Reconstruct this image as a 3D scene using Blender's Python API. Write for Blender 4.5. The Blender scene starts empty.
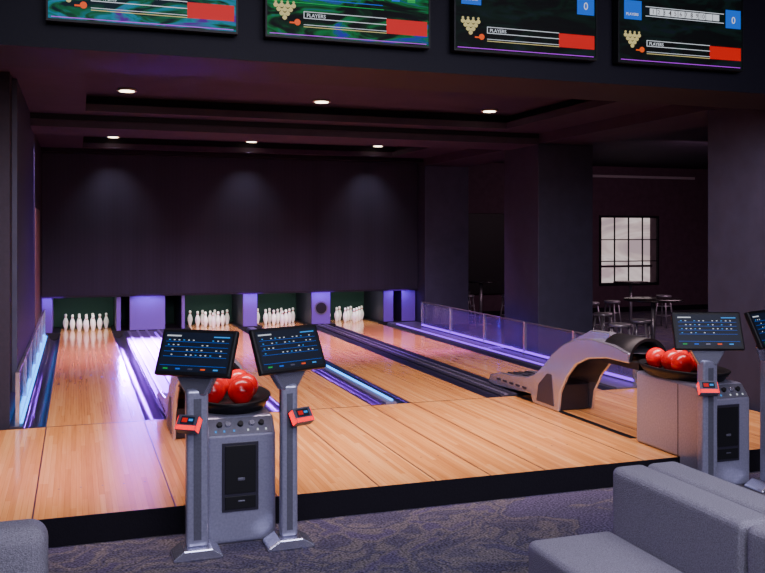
import bpy, bmesh, math, random
from mathutils import Vector, Matrix, Euler
random.seed(4)
S=bpy.context.scene
# ------------------------------------------------------------------ materials
def newmat(name):
    m=bpy.data.materials.new(name); m.use_nodes=True
    nt=m.node_tree; b=nt.nodes['Principled BSDF']
    return m,nt,b
def N(nt,t,**kw):
    n=nt.nodes.new(t)
    for k,v in kw.items(): setattr(n,k,v)
    return n
def plain(name,col,rough=.5,metal=0,coat=0,emit=None,es=0,bump=0,bscale=60,var=.12,spec=.5):
    m,nt,b=newmat(name)
    b.inputs['Roughness'].default_value=rough
    b.inputs['Metallic'].default_value=metal
    b.inputs['Coat Weight'].default_value=coat
    b.inputs['Specular IOR Level'].default_value=spec
    tc=N(nt,'ShaderNodeTexCoord')
    no=N(nt,'ShaderNodeTexNoise'); no.inputs['Scale'].default_value=bscale; no.inputs['Detail'].default_value=4
    nt.links.new(tc.outputs['Object'],no.inputs['Vector'])
    cr=N(nt,'ShaderNodeValToRGB')
    e=cr.color_ramp.elements
    e[0].position=.3;e[1].position=.7
    e[0].color=(*[c*(1-var) for c in col],1); e[1].color=(*[min(1,c*(1+var)) for c in col],1)
    nt.links.new(no.outputs['Fac'],cr.inputs['Fac'])
    nt.links.new(cr.outputs['Color'],b.inputs['Base Color'])
    if bump:
        bp=N(nt,'ShaderNodeBump'); bp.inputs['Strength'].default_value=bump; bp.inputs['Distance'].default_value=.01
        nt.links.new(no.outputs['Fac'],bp.inputs['Height']); nt.links.new(bp.outputs['Normal'],b.inputs['Normal'])
    if emit:
        b.inputs['Emission Color'].default_value=(*emit,1); b.inputs['Emission Strength'].default_value=es
    return m
def glow(name,col,st):
    return plain(name,(.005,.005,.005),.5,emit=col,es=st,spec=.2)
def wood(name,w,L,cols,rough=.16):
    m,nt,b=newmat(name); lk=nt.links.new
    tc=N(nt,'ShaderNodeTexCoord'); sp=N(nt,'ShaderNodeSeparateXYZ'); lk(tc.outputs['Object'],sp.inputs[0])
    def M(op,a,bb=None):
        n=N(nt,'ShaderNodeMath',operation=op)
        for i,x in enumerate((a,bb)):
            if x is None: continue
            if isinstance(x,(int,float)): n.inputs[i].default_value=x
            else: lk(x,n.inputs[i])
        return n.outputs[0]
    xs=M('DIVIDE',sp.outputs['X'],w); row=M('FLOOR',xs); fx=M('FRACT',xs)
    wn=N(nt,'ShaderNodeTexWhiteNoise',noise_dimensions='1D'); lk(row,wn.inputs['W'])
    ys=M('ADD',M('DIVIDE',sp.outputs['Y'],L),M('MULTIPLY',wn.outputs['Value'],7.3)); cell=M('FLOOR',ys)
    cv=N(nt,'ShaderNodeCombineXYZ'); lk(row,cv.inputs[0]); lk(cell,cv.inputs[1])
    w2=N(nt,'ShaderNodeTexWhiteNoise',noise_dimensions='2D'); lk(cv.outputs[0],w2.inputs['Vector'])
    mp=N(nt,'ShaderNodeMapping'); mp.inputs['Scale'].default_value=(60,2.0,1); lk(tc.outputs['Object'],mp.inputs['Vector'])
    gn=N(nt,'ShaderNodeTexNoise'); gn.inputs['Scale'].default_value=1; gn.inputs['Detail'].default_value=5; lk(mp.outputs[0],gn.inputs['Vector'])
    mp2=N(nt,'ShaderNodeMapping'); mp2.inputs['Scale'].default_value=(7,.35,1); lk(tc.outputs['Object'],mp2.inputs['Vector'])
    g2=N(nt,'ShaderNodeTexNoise'); g2.inputs['Scale'].default_value=1; g2.inputs['Detail'].default_value=2; lk(mp2.outputs[0],g2.inputs['Vector'])
    f=M('ADD',M('ADD',M('MULTIPLY',w2.outputs['Value'],.34),M('MULTIPLY',gn.outputs['Fac'],.36)),M('MULTIPLY',g2.outputs['Fac'],.48))
    cr=N(nt,'ShaderNodeValToRGB'); e=cr.color_ramp.elements
    e[0].position=.15; e[0].color=(*cols[0],1); e[1].position=.95; e[1].color=(*cols[2],1)
    x=e.new(.56); x.color=(*cols[1],1)
    lk(f,cr.inputs['Fac'])
    se=M('LESS_THAN',fx,.06)
    mx=N(nt,'ShaderNodeMix',data_type='RGBA',blend_type='MULTIPLY'); lk(M('MULTIPLY',se,.4),mx.inputs['Factor'])
    lk(cr.outputs['Color'],mx.inputs[6]); mx.inputs[7].default_value=(.35,.2,.1,1)
    lk(mx.outputs[2],b.inputs['Base Color'])
    b.inputs['Roughness'].default_value=rough; b.inputs['Coat Weight'].default_value=.4; b.inputs['Coat Roughness'].default_value=.12
    return m
def carpet():
    m,nt,b=newmat('carpet_pattern'); lk=nt.links.new
    tc=N(nt,'ShaderNodeTexCoord')
    no=N(nt,'ShaderNodeTexNoise'); no.inputs['Scale'].default_value=1.1; no.inputs['Detail'].default_value=3
    lk(tc.outputs['Object'],no.inputs['Vector'])
    mx=N(nt,'ShaderNodeMix',data_type='RGBA'); mx.inputs['Factor'].default_value=.6
    lk(tc.outputs['Object'],mx.inputs[6]); lk(no.outputs['Color'],mx.inputs[7])
    n2=N(nt,'ShaderNodeTexNoise'); n2.inputs['Scale'].default_value=2.4; n2.inputs['Detail'].default_value=3; n2.inputs['Distortion'].default_value=1.6
    lk(mx.outputs[2],n2.inputs['Vector'])
    cr=N(nt,'ShaderNodeValToRGB'); e=cr.color_ramp.elements
    e[0].position=.25; e[0].color=(.085,.07,.135,1); e[1].position=.78; e[1].color=(.052,.047,.088,1)
    for p,c in((.40,(.072,.063,.108)),(.43,(.135,.115,.125)),(.47,(.09,.078,.112)),(.52,(.058,.052,.092)),(.56,(.12,.105,.115)),(.62,(.078,.064,.122))):
        x=e.new(p); x.color=(*c,1)
    lk(n2.outputs['Fac'],cr.inputs['Fac'])
    fn=N(nt,'ShaderNodeTexNoise'); fn.inputs['Scale'].default_value=60; fn.inputs['Detail'].default_value=6; lk(tc.outputs['Object'],fn.inputs['Vector'])
    c2=N(nt,'ShaderNodeValToRGB'); c2.color_ramp.elements[0].position=.35; c2.color_ramp.elements[0].color=(.35,.35,.35,1); c2.color_ramp.elements[1].position=.65; c2.color_ramp.elements[1].color=(1.6,1.6,1.6,1)
    lk(fn.outputs['Fac'],c2.inputs['Fac'])
    mm=N(nt,'ShaderNodeMix',data_type='RGBA',blend_type='MULTIPLY'); mm.inputs['Factor'].default_value=1
    lk(cr.outputs['Color'],mm.inputs[6]); lk(c2.outputs['Color'],mm.inputs[7]); lk(mm.outputs[2],b.inputs['Base Color'])
    b.inputs['Roughness'].default_value=.95; b.inputs['Specular IOR Level'].default_value=.1
    bp=N(nt,'ShaderNodeBump'); bp.inputs['Strength'].default_value=.6; bp.inputs['Distance'].default_value=.01; lk(fn.outputs['Fac'],bp.inputs['Height']); lk(bp.outputs['Normal'],b.inputs['Normal'])
    return m
def ribbed(name,col):
    m,nt,b=newmat(name); lk=nt.links.new
    tc=N(nt,'ShaderNodeTexCoord')
    w=N(nt,'ShaderNodeTexWave'); w.inputs['Scale'].default_value=4.0; w.inputs['Distortion'].default_value=0; lk(tc.outputs['Object'],w.inputs['Vector'])
    no=N(nt,'ShaderNodeTexNoise'); no.inputs['Scale'].default_value=1; no.inputs['Detail'].default_value=3
    mp=N(nt,'ShaderNodeMapping'); mp.inputs['Scale'].default_value=(2.5,1,.15); lk(tc.outputs['Object'],mp.inputs['Vector']); lk(mp.outputs[0],no.inputs['Vector'])
    ad=N(nt,'ShaderNodeMath',operation='MULTIPLY_ADD'); lk(w.outputs['Fac'],ad.inputs[0]); ad.inputs[1].default_value=.14; lk(no.outputs['Fac'],ad.inputs[2])
    cr=N(nt,'ShaderNodeValToRGB'); e=cr.color_ramp.elements; e[0].position=.3; e[1].position=.85
    e[0].color=(*[c*.8 for c in col],1); e[1].color=(*[c*1.2 for c in col],1); lk(ad.outputs[0],cr.inputs['Fac']); lk(cr.outputs['Color'],b.inputs['Base Color'])
    b.inputs['Roughness'].default_value=.8; b.inputs['Specular IOR Level'].default_value=.15
    return m
def glassmat(name,col,alpha):
    m,nt,b=newmat(name)
    b.inputs['Base Color'].default_value=(*col,1); b.inputs['Roughness'].default_value=.08; b.inputs['Alpha'].default_value=alpha
    return m
W_lane=wood('lane_maple',.030,2.6,((.44,.155,.042),(.72,.315,.092),(.90,.50,.19)),.15)
W_app=wood('approach_maple',.042,1.8,((.44,.155,.040),(.73,.315,.088),(.92,.50,.18)),.18)
M_black=plain('black_laminate',(.006,.006,.008),.5,spec=.25)
M_riser=plain('riser_carpet_black',(.008,.007,.011),.85,bump=.3,spec=.1)
M_wall=plain('wall_paint_plum_grey',(.018,.016,.030),.7,bump=.05,bscale=25,spec=.2)
M_wallR=plain('wall_paint_mauve',(.070,.038,.058),.7,bscale=6,spec=.2)
M_col=plain('column_paint',(.026,.026,.050),.65,bscale=5,bump=.05,spec=.2)
M_ceil=plain('ceiling_paint',(.032,.024,.044),.7,bscale=4,spec=.2)
M_trim=plain('trim_paint_dark',(.007,.006,.012),.6,spec=.15)
M_mask=ribbed('masking_panel',(.0170,.0155,.0285))
M_carpet=carpet()
M_fab=plain('sofa_fabric_grey',(.20,.19,.24),.92,bump=.8,bscale=160,var=.35,spec=.2)
M_fabd=plain('sofa_plinth',(.015,.014,.018),.8)
M_silver=plain('brushed_silver',(.48,.48,.62),.24,metal=.85,bscale=90,var=.05)
M_silver2=plain('silver_dark',(.11,.11,.15),.35,metal=.4)
M_grey=plain('console_grey',(.29,.29,.41),.3,metal=.5)
M_gut=plain('gutter_grey',(.022,.020,.045),.3)
M_cap=plain('capping_grey',(.11,.10,.17),.35,metal=.3)
M_capd=plain('capping_dark',(.018,.016,.030),.4)
M_lam=plain('kickback_laminate',(.11,.045,.34),.4)
M_pin=plain('pin_white',(.88,.88,.82),.25,var=.02)
M_red=plain('pin_red_stripe',(.6,.02,.02),.3)
M_ball=plain('ball_red',(.72,.004,.010),.25,coat=.25,bscale=8,var=.25)
M_pit=plain('pit_curtain_green',(.003,.032,.022),.8)
M_scr=glow('screen_dark_glass',(.004,.009,.028),.8)
M_white=glow('screen_white',(.75,.8,.9),.95)
M_cyan=glow('screen_cyan',(.03,.32,.9),1.0)
M_sred=glow('screen_red',(1,.006,.003),.62)
M_sor=glow('screen_orange',(1,.10,.003),.9)
M_sblue=glow('screen_blue',(.003,.13,.80),.9)
M_scream=glow('screen_cream',(.9,.75,.3),.7)
M_smag=glow('screen_magenta',(.5,.02,.9),1.2)
M_sgreen=glow('screen_green',(.005,.6,.10),.6)
M_redled=glow('red_led',(1,.003,.012),2.4)
M_blueled=glow('blue_led',(.005,.28,1),5)
M_purled=glow('purple_led',(.22,.012,1),3)
M_can=glow('downlight_lamp',(1,.82,.58),10)
M_canr=plain('downlight_ring',(.4,.33,.28),.4)
M_glass=glassmat('rail_glass',(.20,.12,.60),.16)
M_wood_d=plain('dark_table_top',(.02,.017,.02),.2)
M_metal=plain('stool_steel',(.26,.25,.29),.35,metal=.6)
M_brown=plain('door_brown',(.07,.035,.028),.5)
M_text=plain('ink_dark',(.06,.02,.01),.5)
def tvscreen(name,cols,sc,st=1.0):
    m,nt,b=newmat(name); lk=nt.links.new
    tc=N(nt,'ShaderNodeTexCoord'); mp=N(nt,'ShaderNodeMapping'); mp.inputs['Scale'].default_value=(1,1,3); lk(tc.outputs['Object'],mp.inputs['Vector'])
    no=N(nt,'ShaderNodeTexNoise'); no.inputs['Scale'].default_value=sc; no.inputs['Detail'].default_value=3; no.inputs['Distortion'].default_value=1.5
    lk(mp.outputs[0],no.inputs['Vector'])
    cr=N(nt,'ShaderNodeValToRGB'); e=cr.color_ramp.elements
    e[0].position=.38; e[0].color=(*cols[0],1); e[1].position=.7; e[1].color=(*cols[-1],1)
    for i,c in enumerate(cols[1:-1]):
        x=e.new(.45+.1*i); x.color=(*c,1)
    lk(no.outputs['Fac'],cr.inputs['Fac']); lk(cr.outputs['Color'],b.inputs['Emission Color']); b.inputs['Emission Strength'].default_value=st
    b.inputs['Base Color'].default_value=(.004,.004,.004,1); b.inputs['Roughness'].default_value=.6; b.inputs['Specular IOR Level'].default_value=.1
    return m
TVM=[tvscreen('tv_picture_blue',((.002,.012,.02),(.003,.10,.04),(.005,.20,.32),(.08,.01,.25)),3.5,1.0),
     tvscreen('tv_picture_green',((.0006,.0015,.002),(.001,.02,.008),(.002,.16,.04),(.02,.02,.4)),3.0,.9),
     tvscreen('tv_picture_dark',((.0005,.0008,.001),(.0006,.0015,.0015),(.0006,.008,.004),(.004,.01,.015)),3.0),
     tvscreen('tv_picture_dark2',((.0005,.0008,.001),(.0006,.0015,.0015),(.001,.008,.006),(.004,.005,.015)),3.0)]
# ------------------------------------------------------------------ mesh builder
class MB:
    def __init__(s): s.bm=bmesh.new(); s.mats=[]
    def mi(s,m):
        if m not in s.mats: s.mats.append(m)
        return s.mats.index(m)
    def add(s,vs,fs,mat,M=None,smooth=False):
        i=s.mi(mat); bv=[s.bm.verts.new((M@Vector(v)) if M else v) for v in vs]
        for f in fs:
            try: fc=s.bm.faces.new([bv[k] for k in f])
            except ValueError: continue
            fc.material_index=i; fc.smooth=smooth
    def box(s,x0,x1,y0,y1,z0,z1,mat,M=None):
        vs=[(x,y,z) for z in(z0,z1) for y in(y0,y1) for x in(x0,x1)]
        s.add(vs,[(0,1,3,2),(4,5,7,6),(0,1,5,4),(2,3,7,6),(0,2,6,4),(1,3,7,5)],mat,M); return s
    def prism(s,poly,ax,a,b,mat,M=None,smooth=False):
        def P(p,c): return {'x':(c,p[0],p[1]),'y':(p[0],c,p[1]),'z':(p[0],p[1],c)}[ax]
        n=len(poly); vs=[P(p,a) for p in poly]+[P(p,b) for p in poly]
        s.add(vs,[tuple(range(n)),tuple(range(2*n-1,n-1,-1))],mat,M)
        s.add(vs,[(i,(i+1)%n,n+(i+1)%n,n+i) for i in range(n)],mat,M,smooth); return s
    def cyl(s,p0,p1,r0,r1,mat,n=20,M=None,caps=True):
        p0=Vector(p0);p1=Vector(p1);d=(p1-p0).normalized()
        u=d.orthogonal().normalized(); v=d.cross(u)
        vs=[]
        for p,r in((p0,r0),(p1,r1)):
            for i in range(n):
                a=2*math.pi*i/n; vs.append(tuple(p+u*math.cos(a)*r+v*math.sin(a)*r))
        s.add(vs,[(i,(i+1)%n,n+(i+1)%n,n+i) for i in range(n)],mat,M,True)
        if caps: s.add(vs,[tuple(range(n)),tuple(range(n,2*n))],mat,M)
        return s
    def lathe(s,prof,c,mat,n=16,sx=1,sy=1,M=None):
        vs=[]
        for r,z in prof:
            for i in range(n):
                a=2*math.pi*i/n; vs.append((c[0]+r*sx*math.cos(a),c[1]+r*sy*math.sin(a),c[2]+z))
        fs=[]
        for k in range(len(prof)-1):
            for i in range(n): fs.append((k*n+i,k*n+(i+1)%n,(k+1)*n+(i+1)%n,(k+1)*n+i))
        s.add(vs,fs,mat,M,True); return s
    def ball(s,c,r,mat,n=24,sz=1):
        pr=[(max(1e-4,r*math.sin(math.pi*k/14)),-r*sz*math.cos(math.pi*k/14)) for k in range(15)]
        return s.lathe(pr,c,mat,n)
    def tube(s,pts,r,mat,n=10,M=None):
        for a,b in zip(pts[:-1],pts[1:]): s.cyl(a,b,r,r,mat,n,M)
        return s
    def obj(s,name,loc=(0,0,0),rot=(0,0,0),bevel=0,seg=2,parent=None):
        bmesh.ops.remove_doubles(s.bm,verts=s.bm.verts,dist=1e-5)
        bmesh.ops.recalc_face_normals(s.bm,faces=s.bm.faces)
        me=bpy.data.meshes.new(name); s.bm.to_mesh(me); s.bm.free()
        for m in s.mats: me.materials.append(m)
        o=bpy.data.objects.new(name,me); S.collection.objects.link(o)
        o.location=loc; o.rotation_euler=rot
        if bevel:
            md=o.modifiers.new('bevel','BEVEL'); md.width=bevel; md.segments=seg; md.limit_method='ANGLE'; md.angle_limit=math.radians(40)
        if parent: o.parent=parent
        return o
def empty(name,loc,rot=(0,0,0)):
    o=bpy.data.objects.new(name,None); S.collection.objects.link(o); o.location=loc; o.rotation_euler=rot; o.empty_display_size=.1; return o
def text(name,body,size,mat,loc,rot,parent,align='LEFT'):
    c=bpy.data.curves.new(name,'FONT'); c.body=body; c.size=size; c.align_x=align; c.extrude=.0005
    c.materials.append(mat)
    o=bpy.data.objects.new(name,c); S.collection.objects.link(o); o.location=loc; o.rotation_euler=rot; o.parent=parent; return o
def rbox(name,x0,x1,y0,y1,z0,z1,mat,bev=0,seg=2): return MB().box(x0,x1,y0,y1,z0,z1,mat).obj(name,bevel=bev,seg=seg)

# ------------------------------------------------------------------ dimensions
ZL=.20; YF=6.65; YFOUL=9.83; YM=18.7; YB=20.3
LANES=[(-.29,.69),(2.27,3.25),(3.76,4.74),(5.40,6.38)]
rbox('floor',-3.7,18.2,-4.2,21.9,-.12,0,M_carpet)
# approach platform
a=MB(); a.box(-1.2,7.25,YF,YFOUL-.02,0.0,.165,M_riser); a.box(-1.2,7.25,YF,YFOUL-.02,.165,ZL,W_app)
a.box(-1.2,7.25,YF-.012,YF,0.0,ZL+.002,M_riser)
for x in(-.29,.69,1.45,2.27,2.76,3.25,3.76,4.74,5.40,6.38): a.box(x-.006,x+.006,YF,YFOUL-.02,ZL,ZL+.0012,M_text)
a.box(5.12,5.20,7.4,YFOUL-.02,ZL,ZL+.002,M_black)
for (x0,x1) in LANES:
    for yy in(9.5,7.4):
        for k in range(5):
            xx=x0+(x1-x0)*(k+1)/6; a.cyl((xx,yy,ZL),(xx,yy,ZL+.001),.009,.009,M_text,10)
a.box(-1.2,7.25,YFOUL-.02,YFOUL,0,ZL+.001,M_black)
a.obj('bowling_approach_platform')
# lanes
for (x0,x1) in LANES:
    l=MB(); l.box(x0,x1,YFOUL+.001,19.95,0,ZL,W_lane); xm=(x0+x1)/2
    for k in range(-3,4):
        xx=xm+k*.14; yy=13.3-abs(k)*.22
        l.prism([(xx-.02,yy-.12),(xx+.02,yy-.12),(xx,yy+.05)],'z',ZL,ZL+.0012,M_text)
    for k in(-4,-3,-2,2,3,4):
        l.cyl((xm+k*.1,11.4,ZL),(xm+k*.1,11.4,ZL+.0012),.009,.009,M_text,8)
    l.obj('bowling_lane')
def gutter(x0,x1):
    x0+=.001; x1-=.001
    g=MB(); c=(x0+x1)/2; r=(x1-x0)/2-.015; poly=[(x0,.02),(x0,ZL-.005),(c-r,ZL-.005)]
    for k in range(1,12):
        t=math.pi*k/12; poly.append((c-r*math.cos(t),ZL-.005-.11*math.sin(t)))
    poly+=[(c+r,ZL-.005),(x1,ZL-.005),(x1,.02)]
    n=len(poly); vs=[(p[0],YFOUL,p[1]) for p in poly]+[(p[0],YM+.05,p[1]) for p in poly]
    g.add(vs,[(i,i+1,n+i+1,n+i) for i in range(n-1)],M_gut,None,True)
    g.add([(x0,YFOUL,.02),(x1,YFOUL,.02),(x0,YM+.05,.02),(x1,YM+.05,.02)],[(0,1,3,2)],M_gut)
    g.obj('lane_gutter')
for p in((-.52,-.29),(.69,.92),(2.04,2.27),(3.25,3.44),(3.57,3.76),(4.74,4.94),(5.20,5.40),(6.38,6.60)): gutter(*p)
def divider(x0,x1,leds,mat=M_cap,ribs=0,y0=YFOUL+.001):
    d=MB(); d.box(x0,x1,y0,YM+.05,0,ZL+.02,mat)
    for k in range(ribs):
        xx=x0+(x1-x0)*(k+.5)/ribs; d.box(xx-.022,xx+.022,y0,YM+.05,ZL+.02,ZL+.035,M_cap if mat is M_capd else M_capd)
    for (lx,m,ya,yb) in leds: d.box(lx-.014,lx+.014,ya,yb,ZL+.02,ZL+.034,m)
    d.obj('lane_divider')
divider(-.645,-.52,[(-.54,M_blueled,10.0,18.3)],M_capd)
divider(.92,1.45,[],M_capd,3)
divider(1.45,2.04,[(1.50,M_purled,14,18.3)],M_capd,2)
divider(3.44,3.57,[(3.55,M_blueled,YFOUL+.1,14.5)],M_cap)
divider(4.94,5.20,[],M_capd,2)
divider(6.60,7.28,[(6.66,M_purled,11,18.3)],M_cap)
# pins
def pinset(xc):
    b=MB()
    prof=[(.0005,0),(.024,0),(.029,.02),(.041,.07),(.053,.12),(.0545,.15),(.049,.19),(.036,.225),(.025,.25),(.021,.268)]
    neck=[(.021,.268),(.0205,.276),(.0212,.284)]
    head=[(.0212,.284),(.026,.305),(.0275,.322),(.023,.338),(.012,.346),(.0005,.349)]
    for r in range(4):
        for k in range(r+1):
            c=(xc+(k-r/2)*.27,19.0+r*.235,ZL+.001)
            for pr,m in((prof,M_pin),(neck,M_red),(head,M_pin)): b.lathe([(p*1.02,z*.95) for p,z in pr],c,m,14)
    b.obj('bowling_pins')
for x0,x1 in LANES: pinset((x0+x1)/2)
rbox('pinsetter_pit_base',-.645,7.28,19.96,YB,0,.1,M_black)
rbox('pinsetter_curtain',-.645,7.28,20.22,20.27,.101,1.3,M_pit)
for (x0,x1) in((-.635,-.45),(.78,.86),(1.04,1.74),(2.08,2.14),(3.36,3.66),(4.86,5.28),(6.52,6.75),(6.95,7.28)):
    kb=MB(); kb.box(x0,x1,18.80,20.2,.235,1.1,M_lam)
    kb.box(x0-.01,x0,18.79,20.2,.235,1.1,M_capd)
    if 4.8<x0<4.9:
        kb.cyl((5.07,18.80,.58),(5.07,18.78,.58),.15,.15,M_silver2,24); kb.cyl((5.07,18.79,.58),(5.07,18.775,.58),.12,.12,M_black,24)
    kb.obj('pinsetter_kickback')
d=MB()
edges=[-.645]+[e for L in LANES for e in L]+[7.28]
for i in range(0,len(edges),2): d.box(edges[i]+.001,edges[i+1]-.001,18.77,19.94,0,.232,M_black)
d.obj('pinsetter_side_deck')
rbox('wall_back_masking',-.64,7.3,YM,YM+.07,.95,3.87,M_mask)
rbox('trim_1',-.64,7.3,YM-.02,YM+.08,.93,.975,M_trim)
rbox('trim_2',-.64,7.3,YM-.35,YM-.001,3.80,4.09,M_trim)
# walls
rbox('wall_left',-3.7,-.65,9.95,21.5,0,4.09,M_wall)
rbox('wall_left_pilaster',-.649,-.60,10.3,14.6,ZL+.3,3.87,plain('pilaster_paint',(.026,.030,.06),.6,bscale=5,spec=.2))
d=MB(); d.box(-.648,-.625,15.2,17.3,.24,2.75,M_trim); d.box(-.63,-.615,15.35,17.15,.24,2.62,M_brown); d.obj('door_1')
rbox('wall_left_front',-3.9,-3.7,-4.2,9.95,0,5,M_wall)
rbox('wall_rear',-3.7,18.2,-4.4,-4.2,0,5,M_wall)
rbox('wall_right',18.2,18.4,-4.2,21.7,0,5,M_wallR)
wx0,wx1,wz0,wz1=13.9,15.75,.82,2.66
w=MB(); Y0,Y1=21.5,21.7
w.box(-.65,wx0,Y0,Y1,0,4.1,M_wallR); w.box(wx1,18.2,Y0,Y1,0,4.1,M_wallR); w.box(wx0,wx1,Y0,Y1,0,wz0,M_wallR); w.box(wx0,wx1,Y0,Y1,wz1,4.1,M_wallR)
w.obj('wall_back')
f=MB(); cx=lambda i:wx0+(wx1-wx0)*i/4
f.box(wx0-.06,wx1+.06,Y0-.04,Y0+.02,wz0-.07,wz0,M_trim); f.box(wx0-.06,wx1+.06,Y0-.04,Y0+.02,wz1,wz1+.06,M_trim)
f.box(wx0-.06,wx0,Y0-.04,Y0+.02,wz0,wz1,M_trim); f.box(wx1,wx1+.06,Y0-.04,Y0+.02,wz0,wz1,M_trim)
for i in(1,2,3): f.box(cx(i)-.014,cx(i)+.014,Y0,Y0+.04,wz0,wz1,M_trim)
for z in(1.43,2.04): f.box(wx0,wx1,Y0,Y0+.04,z-.014,z+.014,M_trim)
f.obj('window_1')
ext=tvscreen('lit_facade',((.42,.31,.34),(.55,.42,.42),(.70,.58,.58),(.45,.32,.35)),.35,1.1)
e=MB(); e.box(12.5,19,22.5,22.6,-.1,3.6,ext)
e.box(16.25,16.40,22.3,22.5,-.1,3.6,M_wallR); e.box(12.5,19,22.35,22.5,1.22,1.28,M_wallR)
e.obj('facade_outside')
rbox('ceiling_lit_edge',12.2,17.0,21.40,21.49,3.78,3.85,plain('lit_edge_grey',(.3,.27,.29),.5))  # pale grey paints in the lit edge of the ceiling
rbox('dark_wall_screen',9.6,11.3,21.42,21.49,.6,2.75,M_black,.01)
for y0,y1 in((7.75,8.98),(13.2,14.45),(18.3,19.55)):
    c=MB(); c.box(7.32,8.38,y0,y1,0,3.72,M_col); c.box(7.30,8.40,y0-.02,y1+.02,0,.18,M_trim)
    c.obj('column',bevel=.012)
rbox('beam_side',7.32,8.38,6.91,21.49,3.721,4.09,M_ceil)
b=MB(); b.box(-.645,7.315,13.2,14.25,3.70,3.879,M_ceil); b.box(-.645,7.315,13.17,13.2,3.80,3.879,M_trim); b.obj('beam_cross')
rbox('ceiling_bulkhead',-3.7,18.2,6.1,6.9,3.40,4.84,M_trim)
c=MB()
c.box(-3.7,18.2,6.9,21.5,4.10,4.25,M_ceil)
def ring(X0,X1,Y0,Y1,x0,x1,y0,y1,z0,z1,m):
    c.box(X0,X1,Y0,y0,z0,z1,m); c.box(X0,X1,y1,Y1,z0,z1,m); c.box(X0,x0,y0,y1,z0,z1,m); c.box(x1,X1,y0,y1,z0,z1,m)
ring(-.65,7.32,6.9,13.7,.12,6.5,7.6,12.75,3.88,3.98,M_ceil); ring(-.65,7.32,6.9,13.7,.02,6.6,7.5,12.85,3.98,4.10,M_trim)
ring(-.65,7.32,13.7,YM-.35,.12,6.5,14.9,18.2,3.88,3.98,M_ceil); ring(-.65,7.32,13.7,YM-.35,.02,6.6,14.8,18.25,3.98,4.10,M_trim)
c.box(-3.7,-.65,6.9,9.95,3.88,4.1,M_ceil)
c.box(-3.7,18.2,-4.2,6.1,4.85,5,M_ceil)
c.obj('ceiling')
rbox('baseboard_right_room',8.4,18.2,21.46,21.49,0,.14,M_trim)
spots=[(.63,12.1),(3.30,12.2),(5.98,12.3),(.68,17.95),(3.38,17.95),(6.1,17.95)]
for x,y in spots:
    q=MB(); q.cyl((x,y,4.099),(x,y,4.075),.12,.13,M_canr,28); q.cyl((x,y,4.075),(x,y,4.07),.095,.095,M_can,24); q.obj('recessed_downlight')
# ------------------------------------------------------------------ TVs
def tv(i):
    X=-.18+1.406*i; E=empty('scoreboard_tv',(X,6.0,3.554)); Wd,H=1.217,.70
    b=MB(); b.box(0,Wd,.012,.07,0,H,M_black); b.box(0,Wd,0,.012,0,.016,M_black); b.box(0,Wd,0,.012,H-.02,H,M_black); b.box(0,.012,0,.012,.016,H-.02,M_black); b.box(Wd-.012,Wd,0,.012,.016,H-.02,M_black)
    b.box(.4,.8,.07,.099,.2,.5,M_trim)
    b.obj('housing',parent=E)
    MB().box(.012,Wd-.012,.008,.0119,.016,H-.02,TVM[i]).obj('screen',parent=E)
    g=MB(); y0,y1=.004,.0075
    def R(x0,x1,z0,z1,m,yo=0): g.box(x0,x1,y0-yo,y1-yo,z0,z1,m)
    R(.03,Wd-.03,.026,.030,M_smag)
    R(.88,Wd-.025,.085,.19,M_sred)
    R(.27,.88,.19,.194,M_white); R(.27,.88,.145,.149,M_white); R(.27,.274,.145,.19,M_white)
    R(.27,.88,.085,.089,M_scream); R(.27,.88,.10,.103,M_white)
    for r in range(4):
        for k2 in range(4-r):
            cxx=.135+(k2-(3-r)/2)*.042; cz=.225-r*.028
            g.cyl((cxx,.007,cz),(cxx,.004-.0006*r,cz),.016,.016,M_scream,10); g.cyl((cxx,.007,cz+.024),(cxx,.004-.0006*r,cz+.024),.009,.009,M_scream,8)
    g.cyl((.225,.007,.115),(.225,.003,.115),.022,.022,M_sor,14); R(.17,.215,.105,.115,M_sor)
    if i>=2:
        R(.06,.22,.35,.50,M_sblue); R(1.04,1.19,.35,.50,M_sblue)
    if i==3:
        for k2 in range(10): R(.30+k2*.068,.30+k2*.068+.060,.40,.45,M_white)
        R(.26,1.02,.385,.389,M_white); R(.26,1.02,.46,.464,M_white)
    if i<2:
        R(.05,.86,.25,.254,M_sgreen); R(.3,.85,.28,.284,M_sblue)
        for k2 in range(9): R(.08+k2*.12,.14+k2*.12,.32,.36,M_sblue if k2%2 else M_sgreen)
    g.obj('graphics',parent=E)
    r=(math.pi/2,0,0)
    text('label','PLAYERS',.036,M_white,(.29,.003,.155),r,E)
    if i>=2: text('score','0',.08,M_white,(1.115,.002,.39),r,E,'CENTER'); text('label_top','PLAYERS',.03,M_white,(.075,.002,.38),r,E)
    if i==3: text('numbers','1  2  3  4  5  6  7  8  9 10',.05,M_text,(.315,.001,.408),r,E)
for i in range(4): tv(i)
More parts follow.
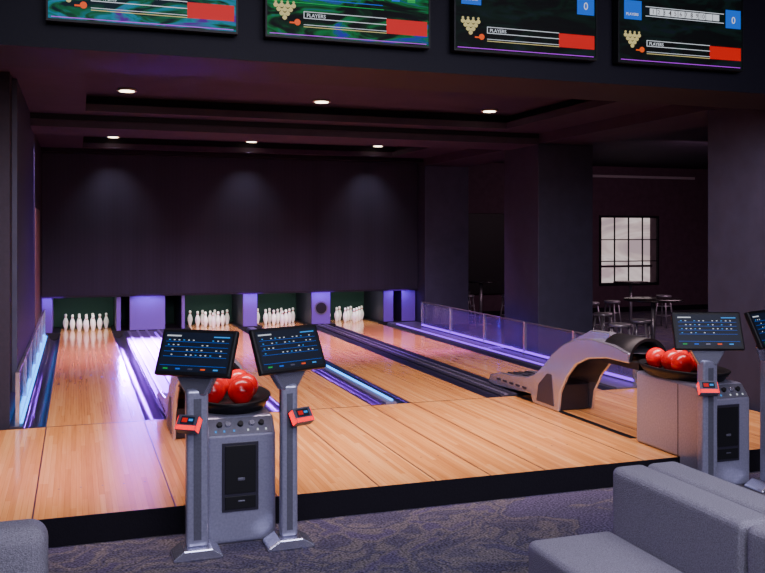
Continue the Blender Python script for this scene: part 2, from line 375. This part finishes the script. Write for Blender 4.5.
# ------------------------------------------------------------------ ball return machine
def machine(dx):
    E=empty('ball_return_console',(1.115+dx,6.30,0))
    TZ=.885
    b=MB(); prof=[(0,0),(0,.76),(.10,TZ),(.98,TZ),(.98,.202),(.337,.202),(.337,0)]
    b.prism(prof,'x',-.25,.25,M_grey); b.obj('console_body',parent=E,bevel=.03,seg=4)
    b=MB(); b.box(-.14,.12,-.010,0,.23,.72,M_capd); b.box(-.12,.10,-.018,-.010,.36,.70,M_black); b.box(-.12,.10,-.018,-.010,.25,.34,M_black)
    b.box(-.03,.02,-.024,-.018,.45,.47,M_silver2); b.box(-.03,.02,-.024,-.018,.30,.31,M_silver2); b.obj('access_door',parent=E,bevel=.004)
    ang=math.atan2(.10,.125); Mt=Matrix.Translation((0,.05,.8225))@Matrix.Rotation(-ang,4,'X')
    b=MB(); b.box(-.225,.225,-.006,-.0005,-.065,.065,M_silver2,Mt)
    for kx in(-.15,-.09,.0,.08,.15):
        b.cyl(Mt@Vector((kx,-.006,.012)),Mt@Vector((kx,-.028,.012)),.022,.018,M_silver if kx in(-.09,.08) else M_black,14)
    for kx in(-.18,-.12,-.05,.05,.12,.18): b.box(kx-.006,kx+.006,-.009,-.006,-.045,-.03,M_cyan if kx<0 else M_white,Mt)
    b.obj('control_panel',parent=E)
    MB().box(-.2525,-.2502,.34,.348,.21,.86,M_capd).obj('seam',parent=E)
    b=MB(); b.lathe([(.02,.0),(.9,.0),(1,.05),(1.06,.085),(1.0,.09),(.93,.05),(.8,.03),(.02,.03)],(0,.60,TZ),M_black,40,.30,.50)
    b.obj('ball_rack',parent=E)
    H=empty('ball_return_ramp',(1.115+dx,6.30,0))
    top=[(4.25,.27),(4.2,.37),(3.9,.44),(3.5,.46),(3.2,.49),(3.0,.55),(2.8,.68),(2.6,.84),(2.35,.98),(2.1,1.06),(1.8,1.10),(1.4,1.08),(1.12,1.03)]
    bot=[(1.12,.93),(1.5,.93),(1.85,.88),(2.1,.78),(2.28,.62),(2.42,.42),(2.46,.203),(3.05,.203),(3.10,.30),(3.3,.29),(3.7,.265),(4.1,.248)]
    b=MB()
    n=len(top); vs=[];m=9
    for (y,z) in top:
        for j in range(m):
            q=-1+2*j/(m-1); vs.append((q*.21,y,z-.05*(1-abs(q))**.5*(1 if y>2 else .2)))
    b.add(vs,[(i*m+j,i*m+j+1,(i+1)*m+j+1,(i+1)*m+j) for i in range(n-1) for j in range(m-1)],M_silver,None,True)
    for sx in(-1,1): b.prism(top+bot,'x',sx*.20,sx*.235,M_silver)
    b.box(-.2,.2,2.52,2.98,.203,.5,M_capd)
    b.obj('ball_elevator_hood',parent=H,bevel=.014,seg=3)
    b=MB()
    for kx in(-.12,-.04,.04,.12): b.tube([(kx,y,z-.01) for y,z in top[2:8]],.012,M_capd,6)
    for k in range(5): b.box(-.24,-.2352,3.2+.17*k,3.30+.17*k,.335,.36,M_capd)
    b.prism([(2.55,.25),(2.95,.25),(2.9,.45),(2.7,.6),(2.6,.6)],'x',-.24,-.2352,M_capd)
    b.obj('ramp_ribs',parent=H)
    b=MB()
    arc=[(.225*math.cos(t*math.pi/14),.95+.22*math.sin(t*math.pi/14)) for t in range(15)]
    arc2=[(.195*math.cos(t*math.pi/14),.95+.19*math.sin(t*math.pi/14)) for t in range(14,-1,-1)]
    b.prism(arc+arc2,'y',1.12,1.62,M_black,None,True)
    b.box(-.2,.2,1.0,1.6,.88,.95,M_black)
    b.obj('exit_cover',parent=H)
    b=MB(); b.prism([(1.5,1.06),(1.75,1.16),(2.1,1.15),(2.6,.96),(2.5,.88),(2.2,1.0),(1.7,1.06)],'x',-.05,.05,M_silver); b.obj('fin',parent=H,bevel=.01)
    q=MB()
    for (x,y,z) in((-.15,.42,1.02),(.06,.36,1.02),(-.09,.64,1.02),(.13,.57,1.02),(-.1,.86,1.02),(.11,.80,1.02)): q.ball((1.115+dx+x,6.3+y,z-.003),.100,M_ball)
    q.obj('bowling_balls')
machine(0); machine(4.23)
# ------------------------------------------------------------------ kiosks
def kiosk(x,y,yaw,pw,padside):
    E=empty('bowling_score_kiosk',(x,y,0))
    b=MB(); wv=pw/2
    b.prism([(-.17,0),(.17,0),(.165,.025),(wv+.02,.075),(-wv-.02,.075),(-.165,.025)],'y',-.11,.11,M_silver)
    b.obj('foot',parent=E,bevel=.01)
    b=MB(); b.box(-wv,wv,-.045,.045,.07,1.14,M_grey); b.obj('post',parent=E,bevel=.02,seg=3)
    b=MB(); b.box(-wv*.35,wv*.35,-.0475,-.0452,.12,1.08,M_silver2); b.obj('post_groove',parent=E)
    R=Matrix.Rotation(yaw,4,'Z')
    b=MB(); b.prism([(-wv,1.10),(wv,1.10),(.15,1.235),(.13,1.25),(-.13,1.25),(-.15,1.235)],'y',-.03,.05,M_silver,R); b.obj('bracket',parent=E,bevel=.012)
    T=Matrix.Translation((0,0,1.385))@R@Matrix.Rotation(math.radians(-24),4,'X')
    b=MB(); b.box(-.285,.285,-.02,.025,-.165,.165,M_black,T); b.obj('monitor',parent=E,bevel=.012,seg=3)
    b=MB(); b.box(-.14,.14,.025,.06,-.14,.06,M_silver2,T); b.obj('monitor_back',parent=E)
    b=MB(); b.box(-.258,.258,-.022,-.0205,-.138,.138,M_scr,T)
    def q(x0,x1,z0,z1,m): b.box(x0,x1,-.0235,-.0222,z0,z1,m,T)
    q(-.24,-.13,.108,.117,M_white); q(.12,.24,.106,.114,M_cyan)
    for k in range(4):
        z=.07-.035*k; q(-.24,.24,z,z+.0018,M_sblue)
        for j in range(12):
            if random.random()<.6: q(-.22+j*.037,-.22+j*.037+.012,z+.010,z+.016,M_white if j%3 else M_cyan)
    q(-.25,.25,-.098,-.096,M_sblue)
    for j in range(5): q(-.22+j*.095,-.22+j*.095+.035,-.125,-.115,(M_sgreen,M_sblue,M_silver2,M_sor,M_cyan)[j])
    b.obj('screen',parent=E)
    K=Matrix.Translation((padside*(wv+.03),-.085,.92))@R@Matrix.Rotation(math.radians(-35),4,'X')
    b=MB(); b.box(-.075,.075,-.03,.03,-.055,.055,M_silver2,K); b.box(-.05,.05,-.034,-.0302,-.012,.042,M_scr,K)
    b.box(-.04,.0,-.036,-.0342,.0,.03,M_sred,K); b.box(.01,.04,-.036,-.0342,.01,.025,M_cyan,K)
    b.box(-.07,.07,-.035,-.0302,-.05,-.022,M_redled,K); b.box(-.079,-.0752,-.03,.02,-.05,.045,M_redled,K); b.box(.0752,.079,-.03,.02,-.05,.045,M_redled,K)
    b.obj('keypad',parent=E)
for dx in(0,4.23):
    kiosk(.78+dx,6.15,math.radians(-36 if dx==0 else -22),.15,-.6)
    kiosk(1.42+dx,6.15,math.radians(23),.12,.8)
# ------------------------------------------------------------------ rails
def rail(name,x,y0,y1,n,led):
    b=MB(); L=y1-y0
    for i in range(n+1):
        y=y0+L*i/n; b.box(x-.02,x+.02,y-.03,y+.03,ZL+.0205,ZL+.56,M_silver)
    b.box(x-.015,x+.015,y0,y1,ZL+.54,ZL+.56,M_silver2); b.box(x-.02,x+.02,y0,y1,ZL+.05,ZL+.08,led)
    for i in range(n):
        b.box(x-.006,x+.006,y0+L*i/n+.04,y0+L*(i+1)/n-.04,ZL+.10,ZL+.53,M_glass)
    b.obj(name)
rail('lane_side_railing',-.575,9.98,18.1,6,M_blueled)
rail('lane_side_railing',6.98,9.98,17.6,5,M_purled)
# ------------------------------------------------------------------ bar furniture
def table(x,y,r=.42,h=1.06):
    b=MB(); b.lathe([(.001,h-.035),(r,h-.035),(r+.01,h-.018),(r,h),(.001,h)],(0,0,0),M_wood_d,32)
    b.cyl((0,0,.02),(0,0,h-.03),.035,.035,M_metal,14); b.lathe([(.001,0),(.26,0),(.26,.015),(.05,.04),(.001,.04)],(0,0,0),M_metal,28)
    b.obj('bar_table',(x,y,0))
def stool(x,y,rot=0,h=.76):
    b=MB(); b.lathe([(.001,h-.05),(.17,h-.05),(.18,h-.02),(.165,h),(.001,h+.005)],(0,0,0),M_metal,24)
    for k in range(4):
        a=math.pi/4+k*math.pi/2; c,s=math.cos(a),math.sin(a)
        b.cyl((.13*c,.13*s,h-.04),(.23*c,.23*s,0),.018,.016,M_metal,8)
    for zz,rr in((.28,.20),(.5,.165)):
        pts=[(rr*math.cos(math.pi/4+k*math.pi/2),rr*math.sin(math.pi/4+k*math.pi/2),zz) for k in range(5)]; b.tube(pts,.009,M_metal,6)
    b.obj('bar_stool',(x,y,0),(0,0,rot))
table(9.6,13.2,.5); table(10.6,17.6,.4); table(9.3,19.6,.4); table(12.6,18.2,.4)
for p in((8.28,12.25,.3),(9.0,12.7,.7),(9.1,14.0,.1),(10.3,16.3,.2),(10.95,16.5,.5),(8.75,19.2,.2),(9.7,18.9,.4),(9.2,20.4,.6),(13.1,17.6,.4),(10.3,12.9,.2)): stool(*p)
# ------------------------------------------------------------------ sofas
def sofa(name,loc,length,seats,backs):
    E=empty(name,loc)
    def cush(n,x0,x1,y0,y1,z0,z1,bv=.045):
        MB().box(x0,x1,y0,y1,z0,z1,M_fab).obj(n,bevel=bv,seg=5,parent=E)
    MB().box(.05,1.55,-length+.05,-.05,0,.08,M_fabd).obj('plinth',parent=E)
    k=0; n=3
    for nm,lst,z in(('seat',seats,.42),('back',backs,.80)):
        for (x0,x1) in lst:
            for i in range(n):
                cush('%s_%d'%(nm,k),x0,x1,-length*(i+1)/n+.003,-length*i/n-.003,.08,z); k+=1
sofa('bench_sofa',(2.48,4.62,0),3.4,((0,.57),(1.04,1.6)),((.57,.80),(.81,1.04)))
E=empty('armchair',(-.15,4.78,0))
MB().box(-.9,0,-.9,0,.06,.43,M_fab).obj('seat',parent=E,bevel=.06,seg=5)
MB().box(-.9,0.02,-.24,.02,.06,.79,M_fab).obj('backrest',parent=E,bevel=.09,seg=6)
MB().box(-.85,-.05,-.85,-.05,0,.06,M_fabd).obj('plinth',parent=E)
# ------------------------------------------------------------------ lights
def area(name,loc,tgt,sx,sy,e,col):
    l=bpy.data.lights.new(name,'AREA'); l.shape='RECTANGLE'; l.size=sx; l.size_y=sy; l.energy=e; l.color=col
    o=bpy.data.objects.new(name,l); S.collection.objects.link(o); o.location=loc
    d=Vector(tgt)-Vector(loc); o.rotation_euler=d.to_track_quat('-Z','Y').to_euler(); return o
def spot(name,loc,tgt,e,col,ang,bl=1,r=.05):
    l=bpy.data.lights.new(name,'SPOT'); l.energy=e; l.color=col; l.spot_size=math.radians(ang); l.spot_blend=bl; l.shadow_soft_size=r
    o=bpy.data.objects.new(name,l); S.collection.objects.link(o); o.location=loc
    d=Vector(tgt)-Vector(loc); o.rotation_euler=d.to_track_quat('-Z','Y').to_euler(); return o
WARM=(1,.76,.66); PUR=(.28,.03,1)
for i,(x,y) in enumerate(spots):
    if i<3: spot('downlight_beam',(x,y,4.06),(x,y,0),240,WARM,90)
    else: spot('downlight_beam',(x,y,4.06),(x,y+.62,2.6),140,(.92,.86,1),75,1)
area('bulkhead_fill',(3.0,7.0,3.55),(3.0,9.6,0),7.5,.3,470,(1,.74,.74)).data.spread=math.radians(120)  # added unseen fill behind the bulkhead, brightens approach and lanes
area('lane_fill',(3.0,14.3,3.66),(3.0,16.3,0),7,.2,290,(1,.55,.84)).data.spread=math.radians(90)  # added fill hidden by the cross beam, pinkish wash on far lanes
area('lane_purple_fill',(3.0,14.32,3.64),(3.0,15.5,0),7,.1,110,(.55,.12,1)).data.spread=math.radians(90)  # extra purple fill added behind the beam to tint the lanes
area('front_fill',(2.5,2.5,4.7),(2.8,5.2,0),6,2,230,(.88,.84,1)).data.spread=math.radians(120)  # added fill above the frame, lifts carpet and sofas
area('rear_fill',(2.5,-2.5,4.6),(2.8,7,.5),6,2,290,(.80,.80,1)).data.spread=math.radians(110)  # added fill behind the camera, brightens console and kiosk fronts
for x0,x1 in LANES: area('pin_light',((x0+x1)/2,18.9,1.0),((x0+x1)/2,19.4,.2),.8,.1,11,(.95,1,.88))
for x in(-.5,1.4,3.5,5.07,6.85):
    area('pit_purple_light',(x,18.62,.93),(x,18.95,.5),.5,.05,3.6,PUR)
area('gutter_purple_light',(1.45,18.55,.85),(1.45,14,-.2),1.2,.2,60,PUR).data.spread=math.radians(35)
area('side_purple_light',(7.1,14,.72),(4.5,13.9,-.3),.1,7,150,PUR).data.spread=math.radians(50)
area('side_blue_light',(-.60,13.5,.72),(.5,13.5,-.3),.1,7,36,(.06,.18,1)).data.spread=math.radians(80)
spot('approach_purple_fill',(-.1,7.0,3.38),(.30,8.0,0),420,(.42,.05,1),46)  # added spot under the bulkhead, tints the left approach purple
area('bar_light',(13,15,4.05),(13,17.5,0),3,3,230,(1,.62,.78))
wd=bpy.data.worlds.new('world'); S.world=wd; wd.use_nodes=True
wd.node_tree.nodes['Background'].inputs[0].default_value=(.25,.2,.35,1); wd.node_tree.nodes['Background'].inputs[1].default_value=.15
# ------------------------------------------------------------------ camera
cd=bpy.data.cameras.new('camera'); co=bpy.data.objects.new('camera',cd); S.collection.objects.link(co)
cd.sensor_width=36; cd.lens=36*887/765; cd.shift_y=-52.5/765; cd.clip_end=100
co.location=(0,0,2.2); co.rotation_euler=(math.pi/2,0,-math.radians(19.06)); S.camera=co
